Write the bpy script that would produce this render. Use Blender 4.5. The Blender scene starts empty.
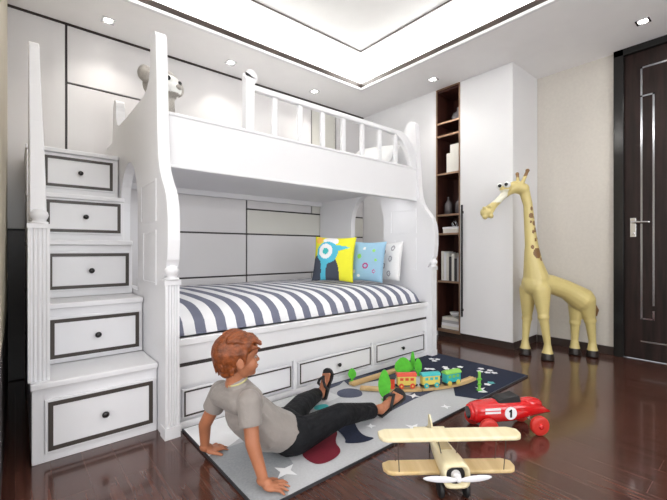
import bpy, bmesh, math, random
from mathutils import Vector, Matrix, geometry, noise
random.seed(7)
C = bpy.context.scene.collection
PI = math.pi
CAMH = 0.97
FP = 375.0
ca, sa = .6468, .7627          # camera looks along (ca, sa)

# ---------------------------------------------------------------- helpers
def dep(px, py, d):
    """world point at depth d from the camera, measured off the photograph"""
    u = (px - 333.5) / FP * d
    return Vector((ca*d + sa*u, sa*d - ca*u, CAMH - (py - 250) / FP * d))

def mat(name, col, rough=.5, metal=0, coat=0, emit=None, estr=0, noise_amt=0, nscale=8, bump=0, bscale=60, spec=.5, sheen=0, trans=0):
    m = bpy.data.materials.new(name); m.use_nodes = True
    nt = m.node_tree; b = nt.nodes['Principled BSDF']
    c = (*col, 1)
    b.inputs['Base Color'].default_value = c
    b.inputs['Roughness'].default_value = rough
    b.inputs['Metallic'].default_value = metal
    b.inputs['Coat Weight'].default_value = coat
    b.inputs['Coat Roughness'].default_value = .08
    b.inputs['Specular IOR Level'].default_value = spec
    b.inputs['Sheen Weight'].default_value = sheen
    b.inputs['Transmission Weight'].default_value = trans
    if emit:
        b.inputs['Emission Color'].default_value = (*emit, 1); b.inputs['Emission Strength'].default_value = estr
    tc = nt.nodes.new('ShaderNodeTexCoord')
    if noise_amt:
        n = nt.nodes.new('ShaderNodeTexNoise'); n.inputs['Scale'].default_value = nscale; n.inputs['Detail'].default_value = 4
        nt.links.new(tc.outputs['Object'], n.inputs['Vector'])
        r = nt.nodes.new('ShaderNodeValToRGB')
        r.color_ramp.elements[0].position = .3; r.color_ramp.elements[1].position = .7
        r.color_ramp.elements[0].color = (*[x*(1-noise_amt) for x in col], 1)
        r.color_ramp.elements[1].color = (*[min(1, x*(1+noise_amt)) for x in col], 1)
        nt.links.new(n.outputs['Fac'], r.inputs['Fac']); nt.links.new(r.outputs['Color'], b.inputs['Base Color'])
    if bump:
        n2 = nt.nodes.new('ShaderNodeTexNoise'); n2.inputs['Scale'].default_value = bscale; n2.inputs['Detail'].default_value = 3
        nt.links.new(tc.outputs['Object'], n2.inputs['Vector'])
        bp = nt.nodes.new('ShaderNodeBump'); bp.inputs['Strength'].default_value = bump; bp.inputs['Distance'].default_value = .01
        nt.links.new(n2.outputs['Fac'], bp.inputs['Height']); nt.links.new(bp.outputs['Normal'], b.inputs['Normal'])
    return m

def wood_mat(name, c1, c2, rough=.4, axis='X', scale=14, coat=0):
    m = mat(name, c1, rough, coat=coat); nt = m.node_tree; b = nt.nodes['Principled BSDF']
    tc = nt.nodes.new('ShaderNodeTexCoord'); mp = nt.nodes.new('ShaderNodeMapping')
    s = {'X': (1, 12, 12), 'Y': (12, 1, 12), 'Z': (12, 12, 1)}[axis]
    mp.inputs['Scale'].default_value = s
    n = nt.nodes.new('ShaderNodeTexNoise'); n.inputs['Scale'].default_value = scale/6; n.inputs['Detail'].default_value = 6
    r = nt.nodes.new('ShaderNodeValToRGB'); r.color_ramp.elements[0].position = .35; r.color_ramp.elements[1].position = .65
    r.color_ramp.elements[0].color = (*c1, 1); r.color_ramp.elements[1].color = (*c2, 1)
    nt.links.new(tc.outputs['Object'], mp.inputs['Vector']); nt.links.new(mp.outputs['Vector'], n.inputs['Vector'])
    nt.links.new(n.outputs['Fac'], r.inputs['Fac']); nt.links.new(r.outputs['Color'], b.inputs['Base Color'])
    return m

class MB:
    def __init__(s): s.v = []; s.f = []; s.m = []
    def add(s, vs, fs, mi=0, M=None):
        o = len(s.v)
        for v in vs:
            v = Vector(v); s.v.append(M @ v if M else v)
        for f in fs: s.f.append([i+o for i in f]); s.m.append(mi)
        return s
    def box(s, x0, x1, y0, y1, z0, z1, mi=0, M=None):
        vs = [(x, y, z) for z in (z0, z1) for y in (y0, y1) for x in (x0, x1)]
        return s.add(vs, [(0,2,3,1),(4,5,7,6),(0,1,5,4),(2,6,7,3),(0,4,6,2),(1,3,7,5)], mi, M)
    def prism(s, loops, a0, a1, axis='x', mi=0, M=None):
        """extrude a 2-D outline (with holes) along an axis"""
        if not isinstance(loops[0][0], (tuple, list)): loops = [loops]
        def P(p, a): return {'x': (a, p[0], p[1]), 'y': (p[0], a, p[1]), 'z': (p[0], p[1], a)}[axis]
        flat = [p for l in loops for p in l]; n = len(flat)
        tris = geometry.tessellate_polygon([[Vector((p[0], p[1], 0)) for p in l] for l in loops])
        vs = [P(p, a0) for p in flat] + [P(p, a1) for p in flat]
        fs = [tuple(t) for t in tris] + [tuple(i+n for i in reversed(t)) for t in tris]
        o = 0
        for l in loops:
            k = len(l)
            for i in range(k):
                a, b = o+i, o+(i+1) % k
                fs.append((a, b, b+n, a+n))
            o += k
        return s.add(vs, fs, mi, M)
    def lathe(s, prof, loc=(0,0,0), axis='z', n=24, mi=0, M=None):
        vs = []; fs = []
        for r, h in prof:
            for i in range(n):
                a = 2*PI*i/n; x, y = r*math.cos(a), r*math.sin(a)
                p = {'z': (x, y, h), 'x': (h, x, y), 'y': (x, h, y)}[axis]
                vs.append((p[0]+loc[0], p[1]+loc[1], p[2]+loc[2]))
        k = len(prof)
        for j in range(k-1):
            for i in range(n):
                fs.append((j*n+i, j*n+(i+1) % n, (j+1)*n+(i+1) % n, (j+1)*n+i))
        fs.append(tuple(reversed(range(n)))); fs.append(tuple(range((k-1)*n, k*n)))
        return s.add(vs, fs, mi, M)
    def ell(s, c, r, R=None, mi=0, n=20, M=None):
        if not isinstance(r, (tuple, list, Vector)): r = (r, r, r)
        vs = []; fs = []; m = n//2
        T = Matrix.Translation(Vector(c)) @ (R.to_4x4() if R else Matrix.Identity(4))
        vs.append(T @ Vector((0, 0, r[2])))
        for j in range(1, m):
            th = PI*j/m
            for i in range(n):
                a = 2*PI*i/n
                vs.append(T @ Vector((r[0]*math.sin(th)*math.cos(a), r[1]*math.sin(th)*math.sin(a), r[2]*math.cos(th))))
        vs.append(T @ Vector((0, 0, -r[2])))
        for i in range(n): fs.append((0, 1+i, 1+(i+1) % n))
        for j in range(m-2):
            for i in range(n):
                a = 1+j*n+i; b = 1+j*n+(i+1) % n
                fs.append((a, a+n, b+n, b))
        L = len(vs)-1
        for i in range(n): fs.append((L, 1+(m-2)*n+(i+1) % n, 1+(m-2)*n+i))
        return s.add(vs, fs, mi, M)
    def cone(s, p0, r0, p1, r1, round_=True, n=16, mi=0, flat=(1, 1), side=None, M=None):
        """tapered limb; round_ gives hemispherical ends"""
        p0 = Vector(p0); p1 = Vector(p1); d = (p1-p0); L = d.length
        if L < 1e-6: return s.ell(p0, r0, mi=mi)
        z = d.normalized()
        x = Vector(side) if side is not None else (Vector((0, 0, 1)) if abs(z.z) < .9 else Vector((1, 0, 0)))
        x = (x - z*x.dot(z)).normalized(); y = z.cross(x)
        prof = []
        if round_:
            for k in range(1, 6): a = PI/2*(1-k/5.0); prof.append((r0*math.cos(a), -r0*math.sin(a)))
            for k in range(0, 5): a = PI/2*k/5.0; prof.append((r1*math.cos(a), L+r1*math.sin(a)))
        else: prof = [(r0, 0), (r1, L)]
        vs = []; fs = []
        for r, h in prof:
            for i in range(n):
                a = 2*PI*i/n
                vs.append(p0 + z*h + x*(r*math.cos(a)*flat[0]) + y*(r*math.sin(a)*flat[1]))
        k = len(prof)
        for j in range(k-1):
            for i in range(n):
                fs.append((j*n+i, j*n+(i+1) % n, (j+1)*n+(i+1) % n, (j+1)*n+i))
        fs.append(tuple(reversed(range(n)))); fs.append(tuple(range((k-1)*n, k*n)))
        return s.add(vs, fs, mi, M)
    def chain(s, pts, mi=0, flat=(1, 1), side=None, n=16):
        for (a, ra), (b, rb) in zip(pts, pts[1:]): s.cone(a, ra, b, rb, True, n, mi, flat, side)
        return s
    def tube(s, pts, r, n=10, mi=0):
        for a, b in zip(pts, pts[1:]): s.cone(a, r, b, r, True, n, mi)
        return s

OFF = {}
def build(name, mb, mats, parent=None, smooth=False, bevel=0, local=False, fix=True):
    if not isinstance(mats, (list, tuple)): mats = [mats]
    off = Vector((0, 0, 0)) if (parent is None or local) else OFF[parent.name]
    me = bpy.data.meshes.new(name)
    me.from_pydata([tuple(v-off) for v in mb.v], [], mb.f)
    for m in mats: me.materials.append(m)
    for p, mi in zip(me.polygons, mb.m): p.material_index = mi; p.use_smooth = smooth
    if fix:
        bm = bmesh.new(); bm.from_mesh(me); bmesh.ops.recalc_face_normals(bm, faces=bm.faces); bm.to_mesh(me); bm.free()
    o = bpy.data.objects.new(name, me); C.objects.link(o)
    if parent: o.parent = parent
    OFF[o.name] = off
    if bevel:
        md = o.modifiers.new('bevel', 'BEVEL'); md.width = bevel; md.segments = 2; md.limit_method = 'ANGLE'; md.angle_limit = .9
    return o

def bake(o):
    dg = bpy.context.evaluated_depsgraph_get(); dg.update()
    me = bpy.data.meshes.new_from_object(o.evaluated_get(dg))
    old = o.data; o.modifiers.clear(); o.data = me
    bpy.data.meshes.remove(old)
    return o

def organic(name, mb, mats, parent=None, voxel=.004, smooth=4, paint=None, local=False, sub=False):
    if not isinstance(mats, (list, tuple)): mats = [mats]
    o = build(name, mb, mats, parent, True, 0, local)
    r = o.modifiers.new('r', 'REMESH'); r.mode = 'VOXEL'; r.voxel_size = voxel; r.use_smooth_shade = True
    if smooth:
        s = o.modifiers.new('s', 'SMOOTH'); s.iterations = smooth; s.factor = .5
    bake(o)
    if len(o.data.materials) == 0:
        for m in mats: o.data.materials.append(m)
    off = OFF[o.name]
    for p in o.data.polygons:
        p.use_smooth = True
        p.material_index = paint(p.center + off) if paint else 0
    return o

def empty(name, loc, label=None, cat=None, group=None, rz=0):
    o = bpy.data.objects.new(name, None); C.objects.link(o)
    o.empty_display_size = .05
    o.location = loc; o.rotation_euler = (0, 0, rz)
    OFF[o.name] = Vector(loc)
    if label: tag(o, label, cat, group)
    return o
def tag(o, label, cat, group=None):
    o['label'] = label; o['category'] = cat
    if group: o['group'] = group
    return o
def struct(o): o['kind'] = 'structure'; return o
def frame_M(origin, x, z):
    x = Vector(x).normalized(); z = Vector(z); z = (z - x*z.dot(x)).normalized(); y = z.cross(x)
    M = Matrix((x, y, z)).transposed().to_4x4(); M.translation = Vector(origin); return M
def rectring(x0, x1, z0, z1, w):
    return [[(x0, z0), (x1, z0), (x1, z1), (x0, z1)], [(x0+w, z0+w), (x0+w, z1-w), (x1-w, z1-w), (x1-w, z0+w)]]

# ---------------------------------------------------------------- materials
M_white = mat('white_lacquer', (.80, .80, .81), .28, noise_amt=.01, nscale=3)
M_white2 = mat('bed_white', (.80, .80, .82), .35, noise_amt=.01, nscale=3)
M_ceil = mat('ceiling_paint', (.93, .92, .92), .8, noise_amt=.01)
M_recess = mat('recess_paint', (.86, .86, .85), .8, noise_amt=.01)
M_beige = mat('beige_wallpaper', (.62, .585, .53), .75, noise_amt=.03, nscale=40, bump=.1, bscale=200)
M_panel = mat('wall_panel', (.68, .665, .67), .22, noise_amt=.02, nscale=2)
M_panelc = mat('wall_panel_cream', (.66, .65, .60), .25, noise_amt=.02, nscale=2)
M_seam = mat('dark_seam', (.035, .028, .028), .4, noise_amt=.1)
M_trim = mat('dark_trim', (.05, .035, .03), .3, noise_amt=.2)
M_inlay = mat('bronze_inlay', (.045, .034, .028), .4, 0, noise_amt=.2)
M_knob = mat('black_knob', (.015, .013, .013), .25, noise_amt=.1)
M_door = wood_mat('dark_door_wood', (.012, .007, .006), (.026, .014, .012), .38, 'Z', coat=0)
M_door.node_tree.nodes['Principled BSDF'].inputs['Specular IOR Level'].default_value = .2
M_shelfin = wood_mat('reddish_shelf_wood', (.035, .010, .007), (.07, .022, .014), .4, 'Z')
M_copper = mat('copper_edge', (.42, .27, .18), .35, .6, noise_amt=.1)
M_chrome = mat('chrome', (.75, .76, .78), .12, 1, noise_amt=.02)
M_red = mat('red_gloss_paint', (.62, .010, .012), .18, coat=.6, noise_amt=.05)
M_redw = mat('red_rubber', (.60, .03, .02), .45, noise_amt=.05)
M_black = mat('black_rubber', (.012, .012, .013), .5, noise_amt=.1)
M_blackg = mat('black_gloss', (.01, .01, .01), .15, noise_amt=.1)
M_pine = wood_mat('pale_pine', (.78, .68, .42), (.88, .80, .56), .35, 'X')
M_pine2 = wood_mat('golden_pine', (.62, .44, .20), (.74, .56, .30), .4, 'X')
M_track = wood_mat('beech_track', (.52, .34, .14), (.68, .48, .24), .5, 'X')
M_green = mat('green_paint', (.10, .52, .04), .4, noise_amt=.15, nscale=30)
M_green2 = mat('lime_paint', (.25, .60, .10), .4, noise_amt=.1)
M_teal = mat('teal_paint', (.04, .45, .46), .35, noise_amt=.1)
M_yel = mat('yellow_paint', (.72, .58, .12), .4, noise_amt=.1)
M_tred = mat('tomato_paint', (.68, .07, .03), .35, noise_amt=.1)
M_plastic = mat('white_plastic', (.85, .85, .88), .3, noise_amt=.01)
M_skin = mat('skin', (.43, .165, .082), .5, noise_amt=.08, nscale=18, bump=.05, bscale=150)
M_lip = mat('lip', (.45, .13, .10), .45, noise_amt=.05)
M_hair = mat('ginger_hair', (.21, .053, .012), .42, noise_amt=.4, nscale=45, bump=.35, bscale=120)
M_shirt = mat('grey_cotton', (.30, .27, .25), .85, noise_amt=.06, nscale=14, bump=.5, bscale=26, sheen=.2)
M_collar = mat('yellow_collar', (.55, .52, .25), .8, noise_amt=.05)
M_pants = mat('charcoal_cotton', (.0065, .007, .009), .75, noise_amt=.3, nscale=14, bump=.8, bscale=24, spec=.25)
M_eyeb = mat('eye_child', (.30, .26, .24), .2, noise_amt=.02)
M_eye = mat('eye_white', (.85, .85, .85), .15, noise_amt=.01)
M_gir = mat('giraffe_yellow', (.64, .53, .22), .35, noise_amt=.06, nscale=6)
M_girp = mat('giraffe_pale', (.78, .76, .62), .35, noise_amt=.05, nscale=6)
M_spot = mat('giraffe_brown', (.22, .11, .035), .4, noise_amt=.15)
M_hoof = mat('hoof_dark', (.02, .014, .012), .3, noise_amt=.1)
M_bear = mat('plush_taupe', (.40, .37, .33), .95, noise_amt=.12, nscale=60, bump=.8, bscale=220, sheen=.5)
M_bearw = mat('plush_white', (.80, .80, .78), .95, noise_amt=.05, nscale=60, bump=.6, bscale=220)
M_lamp = mat('lamp_glow', (1, 1, 1), .5, emit=(1, .96, .9), estr=14)
M_book = mat('book_cream', (.78, .76, .70), .6, noise_amt=.04)
M_bookg = mat('book_grey', (.45, .45, .46), .6, noise_amt=.05)
M_bookd = mat('book_dark', (.06, .055, .06), .5, noise_amt=.05)
M_vase = mat('dark_ceramic', (.10, .09, .095), .15, noise_amt=.1)
M_vaseg = mat('grey_ceramic', (.22, .21, .22), .2, noise_amt=.1)
M_curt = mat('curtain_beige', (.55, .50, .40), .85, noise_amt=.04)
M_pil = mat('pillow_blue', (.30, .50, .66), .85, noise_amt=.04, nscale=10, bump=.2, bscale=60)
M_pilw = mat('pillow_white', (.76, .76, .76), .85, noise_amt=.02, bump=.2, bscale=60)
M_pily = mat('pillow_yellow', (.72, .70, .03), .85, noise_amt=.04, bump=.2, bscale=60)
M_cyan = mat('print_cyan', (.08, .45, .60), .85, noise_amt=.05)
M_slate = mat('print_slate', (.05, .06, .085), .85, noise_amt=.05)
M_orange = mat('print_orange', (.80, .45, .08), .85, noise_amt=.05)
M_pink = mat('print_magenta', (.45, .05, .22), .85, noise_amt=.05)
M_pgrey = mat('print_grey', (.35, .34, .36), .85, noise_amt=.05)

# floor planks
M_floor = mat('floor_planks', (.05, .02, .015), .17, coat=.35)
nt = M_floor.node_tree; b = nt.nodes['Principled BSDF']
tc = nt.nodes.new('ShaderNodeTexCoord'); mp = nt.nodes.new('ShaderNodeMapping')
mp.inputs['Rotation'].default_value = (0, 0, PI/2)
br = nt.nodes.new('ShaderNodeTexBrick'); br.offset = .37; br.inputs['Scale'].default_value = 1
br.inputs['Brick Width'].default_value = .9; br.inputs['Row Height'].default_value = .12
br.inputs['Mortar Size'].default_value = .0012; br.inputs['Mortar Smooth'].default_value = .1
br.inputs['Color1'].default_value = (.092, .036, .025, 1); br.inputs['Color2'].default_value = (.070, .027, .019, 1)
br.inputs['Mortar'].default_value = (.10, .06, .05, 1)
nt.links.new(tc.outputs['Object'], mp.inputs['Vector']); nt.links.new(mp.outputs['Vector'], br.inputs['Vector'])
mp2 = nt.nodes.new('ShaderNodeMapping'); mp2.inputs['Scale'].default_value = (22, 1.5, 1)
ns = nt.nodes.new('ShaderNodeTexNoise'); ns.inputs['Scale'].default_value = 2.5; ns.inputs['Detail'].default_value = 8
nt.links.new(tc.outputs['Object'], mp2.inputs['Vector']); nt.links.new(mp2.outputs['Vector'], ns.inputs['Vector'])
mx = nt.nodes.new('ShaderNodeMix'); mx.data_type = 'RGBA'; mx.blend_type = 'MULTIPLY'; mx.inputs['Factor'].default_value = .8
rr = nt.nodes.new('ShaderNodeValToRGB'); rr.color_ramp.elements[0].position = .3; rr.color_ramp.elements[0].color = (.55, .5, .5, 1)
rr.color_ramp.elements[1].position = .7; rr.color_ramp.elements[1].color = (1.3, 1.25, 1.2, 1)
nt.links.new(ns.outputs['Fac'], rr.inputs['Fac'])
nt.links.new(br.outputs['Color'], mx.inputs[6]); nt.links.new(rr.outputs['Color'], mx.inputs[7])
nt.links.new(mx.outputs[2], b.inputs['Base Color'])
bp = nt.nodes.new('ShaderNodeBump'); bp.inputs['Strength'].default_value = .25; bp.inputs['Distance'].default_value = .002; bp.invert = True
nt.links.new(br.outputs['Fac'], bp.inputs['Height']); nt.links.new(bp.outputs['Normal'], b.inputs['Normal'])

# striped bed sheet: stripes across the bed
def stripe_mat():
    m = mat('striped_sheet', (.8, .8, .82), .8); nt = m.node_tree; b = nt.nodes['Principled BSDF']
    tc = nt.nodes.new('ShaderNodeTexCoord'); sx = nt.nodes.new('ShaderNodeSeparateXYZ')
    nt.links.new(tc.outputs['Object'], sx.inputs[0])
    def mth(op, a, bv=None):
        n = nt.nodes.new('ShaderNodeMath'); n.operation = op; nt.links.new(a, n.inputs[0])
        if bv is not None: n.inputs[1].default_value = bv
        return n.outputs[0]
    t = mth('ADD', sx.outputs[0], STRIPE_OFF); t = mth('DIVIDE', t, .126); t = mth('FRACT', t)
    t = mth('SUBTRACT', t, .5); t = mth('ABSOLUTE', t); t = mth('GREATER_THAN', t, .26)
    mx = nt.nodes.new('ShaderNodeMix'); mx.data_type = 'RGBA'
    mx.inputs[6].default_value = (.82, .82, .84, 1); mx.inputs[7].default_value = (.16, .17, .235, 1)
    nt.links.new(t, mx.inputs[0]); nt.links.new(mx.outputs[2], b.inputs['Base Color'])
    return m

# ---------------------------------------------------------------- room shell
H = 2.78
struct(build('floor', MB().box(-1.8, 4.5, -2.4, 3.9, -.1, 0), M_floor))
ox0, ox1, oy0, oy1 = .30, 2.995, -.4, 3.048          # ceiling opening
cl = MB().prism([[(-1.8, -2.4), (4.5, -2.4), (4.5, 3.9), (-1.8, 3.9)], [(ox0, oy0), (ox0, oy1), (ox1, oy1), (ox1, oy0)]], H, H+.07, 'z')
struct(build('ceiling', cl, M_ceil))
g = .22
rc = MB().box(ox0-g, ox1+g, oy0-g, oy1+g, 3.02, 3.06)
rc.prism([[(ox0-g-.04, oy0-g-.04), (ox1+g+.04, oy0-g-.04), (ox1+g+.04, oy1+g+.04), (ox0-g-.04, oy1+g+.04)],
          [(ox0-g, oy0-g), (ox0-g, oy1+g), (ox1+g, oy1+g), (ox1+g, oy0-g)]], H+.07, 3.06, 'z')
struct(build('ceiling_recess', rc, M_recess))
def ring(x0, x1, y0, y1, w): return [[(x0, y0), (x1, y0), (x1, y1), (x0, y1)], [(x0+w, y0+w), (x0+w, y1-w), (x1-w, y1-w), (x1-w, y0+w)]]
struct(build('trim_1', MB().prism(ring(ox0, ox1, oy0, oy1, .020), H+.020, H+.068, 'z'), M_trim))       # dark strip round the tray
struct(build('trim_2', MB().prism(ring(ox0-.01, ox1+.01, oy0-.01, oy1+.01, .032), H-.006, H+.020, 'z'), M_white, bevel=.004))
i0 = .27
struct(build('trim_3', MB().prism(ring(ox0+i0, ox1-i0, oy0+i0, oy1-i0, .012), 3.012, 3.02, 'z'), M_trim))

# panelled wall behind the bed
wb = MB().box(-1.8, 3.75, 3.67, 3.9, 0, H)
struct(build('wall_back', wb, M_seam))
struct(build('trim_4', MB().box(-.045, 3.64, 3.650, 3.67, H-.010, H), M_trim))
px = [-.045, .308, 1.06, 1.883, 2.752, 3.138, 3.64]
tag_n = 0
def wpanel(x0, x1, z0, z1, m, n=[0]):
    w = .008
    n[0] += 1
    o = build('wall_panel', MB().box(x0+w, x1-w, 3.655, 3.672, z0+w, z1-w), m, bevel=.002)
    struct(o); return o
wpanel(px[0]-.2, px[1], 1.12, H-.010, M_panel)
wpanel(px[0]-.2, px[1], 0, 1.12, mat('shaded_panel', (.022, .014, .012), .3, noise_amt=.1))  # lower panel coloured dark for the shade and reflection beside the steps
wpanel(px[1], px[2], 2.305, H-.010, M_panel)
wpanel(px[1], px[2], 0, 2.305, M_panel)
wpanel(px[2], px[3], 1.141, H-.010, M_panel)
for a, c in ((2, 3),):
    wpanel(px[a], px[c], .70, 1.141, M_panel); wpanel(px[a], px[c], 0, .70, M_panel)
wpanel(px[3], px[4], 1.409, H-.010, M_panel); wpanel(px[4], px[5], 1.409, H-.010, M_panelc); wpanel(px[5], px[6], 1.409, H-.010, M_panel)
wpanel(px[3], 3.64, 1.141, 1.409, M_panelc)
wpanel(px[3], 3.64, .70, 1.141, M_panel); wpanel(px[3], px[4], 0, .70, M_panel); wpanel(px[4], 3.64, 0, .70, M_panel)

# right wall beyond the bookshelf, door wall, left pier, unseen front wall with a window added for fill light
struct(build('wall_right', MB().box(3.64, 4.5, 2.495, 3.9, 0, H), M_white))
struct(build('wall_right_behind', MB().box(4.22, 4.5, .96, 2.5, 0, H), M_beige))
struct(build('wall_right_front', MB().prism([(-2.4, 0), (-2.4, H), (-.12, H), (-.12, 0)], 4.22, 4.5, 'x'), M_beige))
struct(build('baseboard_right', MB().box(4.2, 4.22, .965, 1.63, 0, .075), M_trim, bevel=.003))
struct(build('wall_left_pier', MB().box(-1.8, -.045, 1.88, 3.672, .55, H), M_curt))
struct(build('wall_left_pier_lower', MB().box(-1.8, -.043, 1.86, 3.672, 0, .55), M_seam))  # dark lower part of the left pier
struct(build('wall_left', MB().box(-2, -1.8, -2.4, 3.9, 0, H), M_beige))
wf = MB().prism([[(-1.8, 0), (4.5, 0), (4.5, H), (-1.8, H)], [(-.6, .7), (-.6, 2.4), (2.8, 2.4), (2.8, .7)]], -2.5, -2.4, 'y')
struct(build('wall_front', wf, M_beige))
wn = MB().prism(rectring(-.6, 2.8, .7, 2.4, .05), -2.48, -2.42, 'y')
for x in (.53, 1.66): wn.box(x-.025, x+.025, -2.48, -2.42, .7, 2.4)
w1 = struct(build('added_window_1', wn, M_white, bevel=.004))

# door
d1 = empty('door_1', (4.22, .42, 0)); struct(d1)
fr = MB().box(4.17, 4.30, .885, .96, 0, H).box(4.17, 4.30, -.12, -.045, 0, H).box(4.17, 4.30, -.12, .96, 2.72, H)
struct(build('door_frame', fr, M_blackg, d1, bevel=.004))
struct(build('door_leaf', MB().box(4.205, 4.25, -.045, .885, .008, 2.72), M_door, d1, bevel=.003))
iw = .007
def inl(y0, y1, z0, z1): return (4.2005, 4.208, min(y0, y1), max(y0, y1), min(z0, z1), max(z0, z1))
il = MB()
for y0, y1, z0, z1 in [(.764-iw, .764+iw, .36, 2.58), (.764+iw, .40, 2.566, 2.58), (.682-iw, .682+iw, .485, 2.33), (.764+iw, .682-iw, 2.316, 2.33),
                       (.764, .68, .36, .374), (.682-iw, .682+iw, .36, .44), (.77, .05, .16, .174), (.05-iw, .05+iw, .16, 2.58), (.40, .05, 2.566, 2.58), (.13-iw, .13+iw, .485, 2.33), (.05, .13, 2.316, 2.33)]:
    il.box(*inl(y0, y1, z0, z1))
struct(build('door_inlay', il, mat('dark_chrome', (.42, .43, .46), .15, 1, noise_amt=.02), d1))
hd = MB().box(4.192, 4.205, .80, .842, 1.085, 1.255).tube([(4.2, .822, 1.215), (4.155, .822, 1.215), (4.15, .80, 1.215), (4.15, .705, 1.212)], .009)
hd.lathe([(.011, 0), (.011, .012)], (4.181, .822, 1.12), 'x')
struct(build('door_handle', hd, M_chrome, d1, smooth=False, bevel=.002))

# downlights
DL = [(.557, 3.40, 'recessed square ceiling downlight above the stair drawers at left', 0), (1.585, 3.40, 'recessed square ceiling downlight, second from the left above the bunk bed', 0),
      (2.599, 3.40, 'recessed square ceiling downlight above the far bunk railing', 0), (3.371, 2.346, 'recessed square ceiling downlight in front of the dark bookshelf niche', 0), (3.783, .678, 'recessed square ceiling downlight beside the dark door', 0)]
lobj = []
for i, (x, y, lb, _) in enumerate(DL):
    e = empty('ceiling_downlight', (x, y, H), lb, 'downlight', 'recessed ceiling downlights')
    if i == 0:
        a = build('housing', MB().prism(ring(x-.045, x+.045, y-.045, y+.045, .012), H-.006, H+.004, 'z'), M_chrome, e)
        bb = build('lamp', MB().lathe([(.027, H-.004), (.027, H-.001)], (x, y, 0)), M_lamp, e)
        lobj = [a, bb]
    else:
        for o in lobj:
            c = o.copy(); C.objects.link(c); c.parent = e
    ld = bpy.data.lights.new('downlight_beam', 'SPOT'); ld.energy = 11; ld.spot_size = 1.9; ld.spot_blend = .8; ld.shadow_soft_size = .03; ld.color = (1, .95, .88)
    lo = bpy.data.objects.new('downlight_beam', ld); C.objects.link(lo); lo.location = (x, y, H-.02)

# ---------------------------------------------------------------- wardrobe and bookshelf
wd = empty('wardrobe', (3.93, 1.9, 0), 'tall white wardrobe door unit with a long black bar handle', 'wardrobe')
build('carcass', MB().box(3.66, 4.215, 1.632, 2.195, .08, H-.002), M_white, wd)
build('plinth', MB().box(3.68, 4.215, 1.64, 2.195, 0, .08), M_trim, wd)
dr = build('wardrobe_door', MB().box(3.64, 3.66, 1.632, 2.19, .078, H-.004), M_white, wd, bevel=.002)
build('bar_handle', MB().box(3.61, 3.625, 2.148, 2.165, .26, 1.45).box(3.62, 3.642, 2.15, 2.163, .32, .345).box(3.62, 3.642, 2.15, 2.163, 1.36, 1.385), M_knob, dr, bevel=.002)
bs = empty('bookshelf', (3.93, 2.35, 0), 'narrow full-height dark wood bookshelf niche with copper-edged shelves', 'bookshelf')
Y0, Y1 = 2.197, 2.493
build('carcass', MB().box(3.66, 4.2, Y0, Y0+.012, .06, 2.775).box(3.66, 4.2, Y1-.012, Y1, .06, 2.775).box(3.98, 4.2, Y0+.012, Y1-.012, .06, 2.775).box(3.66, 3.98, Y0+.012, Y1-.012, 2.74, 2.775), M_shelfin, bs)
build('plinth', MB().box(3.68, 4.2, Y0, Y1, 0, .06), M_trim, bs)
build('edge_trim', MB().prism(rectring(Y0, Y1, .06, 2.775, .009), 3.638, 3.662, 'x'), M_copper, bs)
SZ = [2.397, 2.253, 1.827, 1.368, 1.158, .627, .09]
for z in SZ:
    sh = build('shelf', MB().box(3.652, 3.98, Y0+.012, Y1-.012, z-.02, z), M_shelfin, bs)
    build('shelf_edge', MB().box(3.641, 3.652, Y0+.014, Y1-.014, z-.02, z), M_copper, sh)
def vase(loc, prof, m, label, cat='vase', group=None, name='vase'):
    o = build(name, MB().lathe(prof, loc, 'z', 24), m, None, True); tag(o, label, cat, group); return o
e = .001
vase((3.78, 2.30, 2.397+e), [(.03, 0), (.05, .01), (.07, .05), (.062, .09), (.025, .12), (.014, .135), (.016, .16), (.01, .17)], M_vaseg, 'round grey ceramic vase on the highest shelf of the bookshelf')
for y, h, lb in ((2.41, .21, 'dark bottle vase standing left on the middle shelf'), (2.275, .21, 'dark bottle vase standing right on the middle shelf, nearer the wardrobe')):
    vase((3.76, y, 1.368+e), [(.03, 0), (.042, .008), (.045, .06), (.044, .12), (.03, .145), (.012, .165), (.010, .19), (.014, .20), (.010, .205)], M_vase, lb, group='dark bottle vases on the middle shelf')
def book(name, x0, x1, y0, y1, z0, z1, m, label, cat='book', group=None, axis='y'):
    r = empty(name, ((x0+x1)/2, (y0+y1)/2, z0), label, cat, group)
    t = .003
    if axis == 'y':   # upright: spine faces -x, thickness in y
        build('cover', MB().box(x0, x1, y0, y0+t, z0, z1).box(x0, x1, y1-t, y1, z0, z1).box(x0, x0+t, y0+t, y1-t, z0, z1), m, r)
        build('pages', MB().box(x0+t, x1-t, y0+t, y1-t, z0+.003, z1-.003), M_book, r)
    else:
        build('cover', MB().box(x0, x1, y0, y1, z0, z0+t).box(x0, x1, y0, y1, z1-t, z1).box(x0, x0+t, y0, y1, z0+t, z1-t), m, r)
        build('pages', MB().box(x0+t, x1-t, y0+.003, y1-.003, z0+t, z1-t), M_book, r)
    return r
# cream boxes / books upright on third shelf
ys = 2.235
for w, h, lb in ((.055, .31, 'tallest cream book on the shelf above the bottle vases'), (.05, .31, 'cream book beside the tallest one on the shelf above the vases'), (.045, .22, 'short cream book at the left end of the shelf above the vases')):
    book('book', 3.68, 3.86, ys, ys+w-.002, 1.827+e, 1.827+h, M_book, lb, group='cream books on the third shelf'); ys += w
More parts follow.
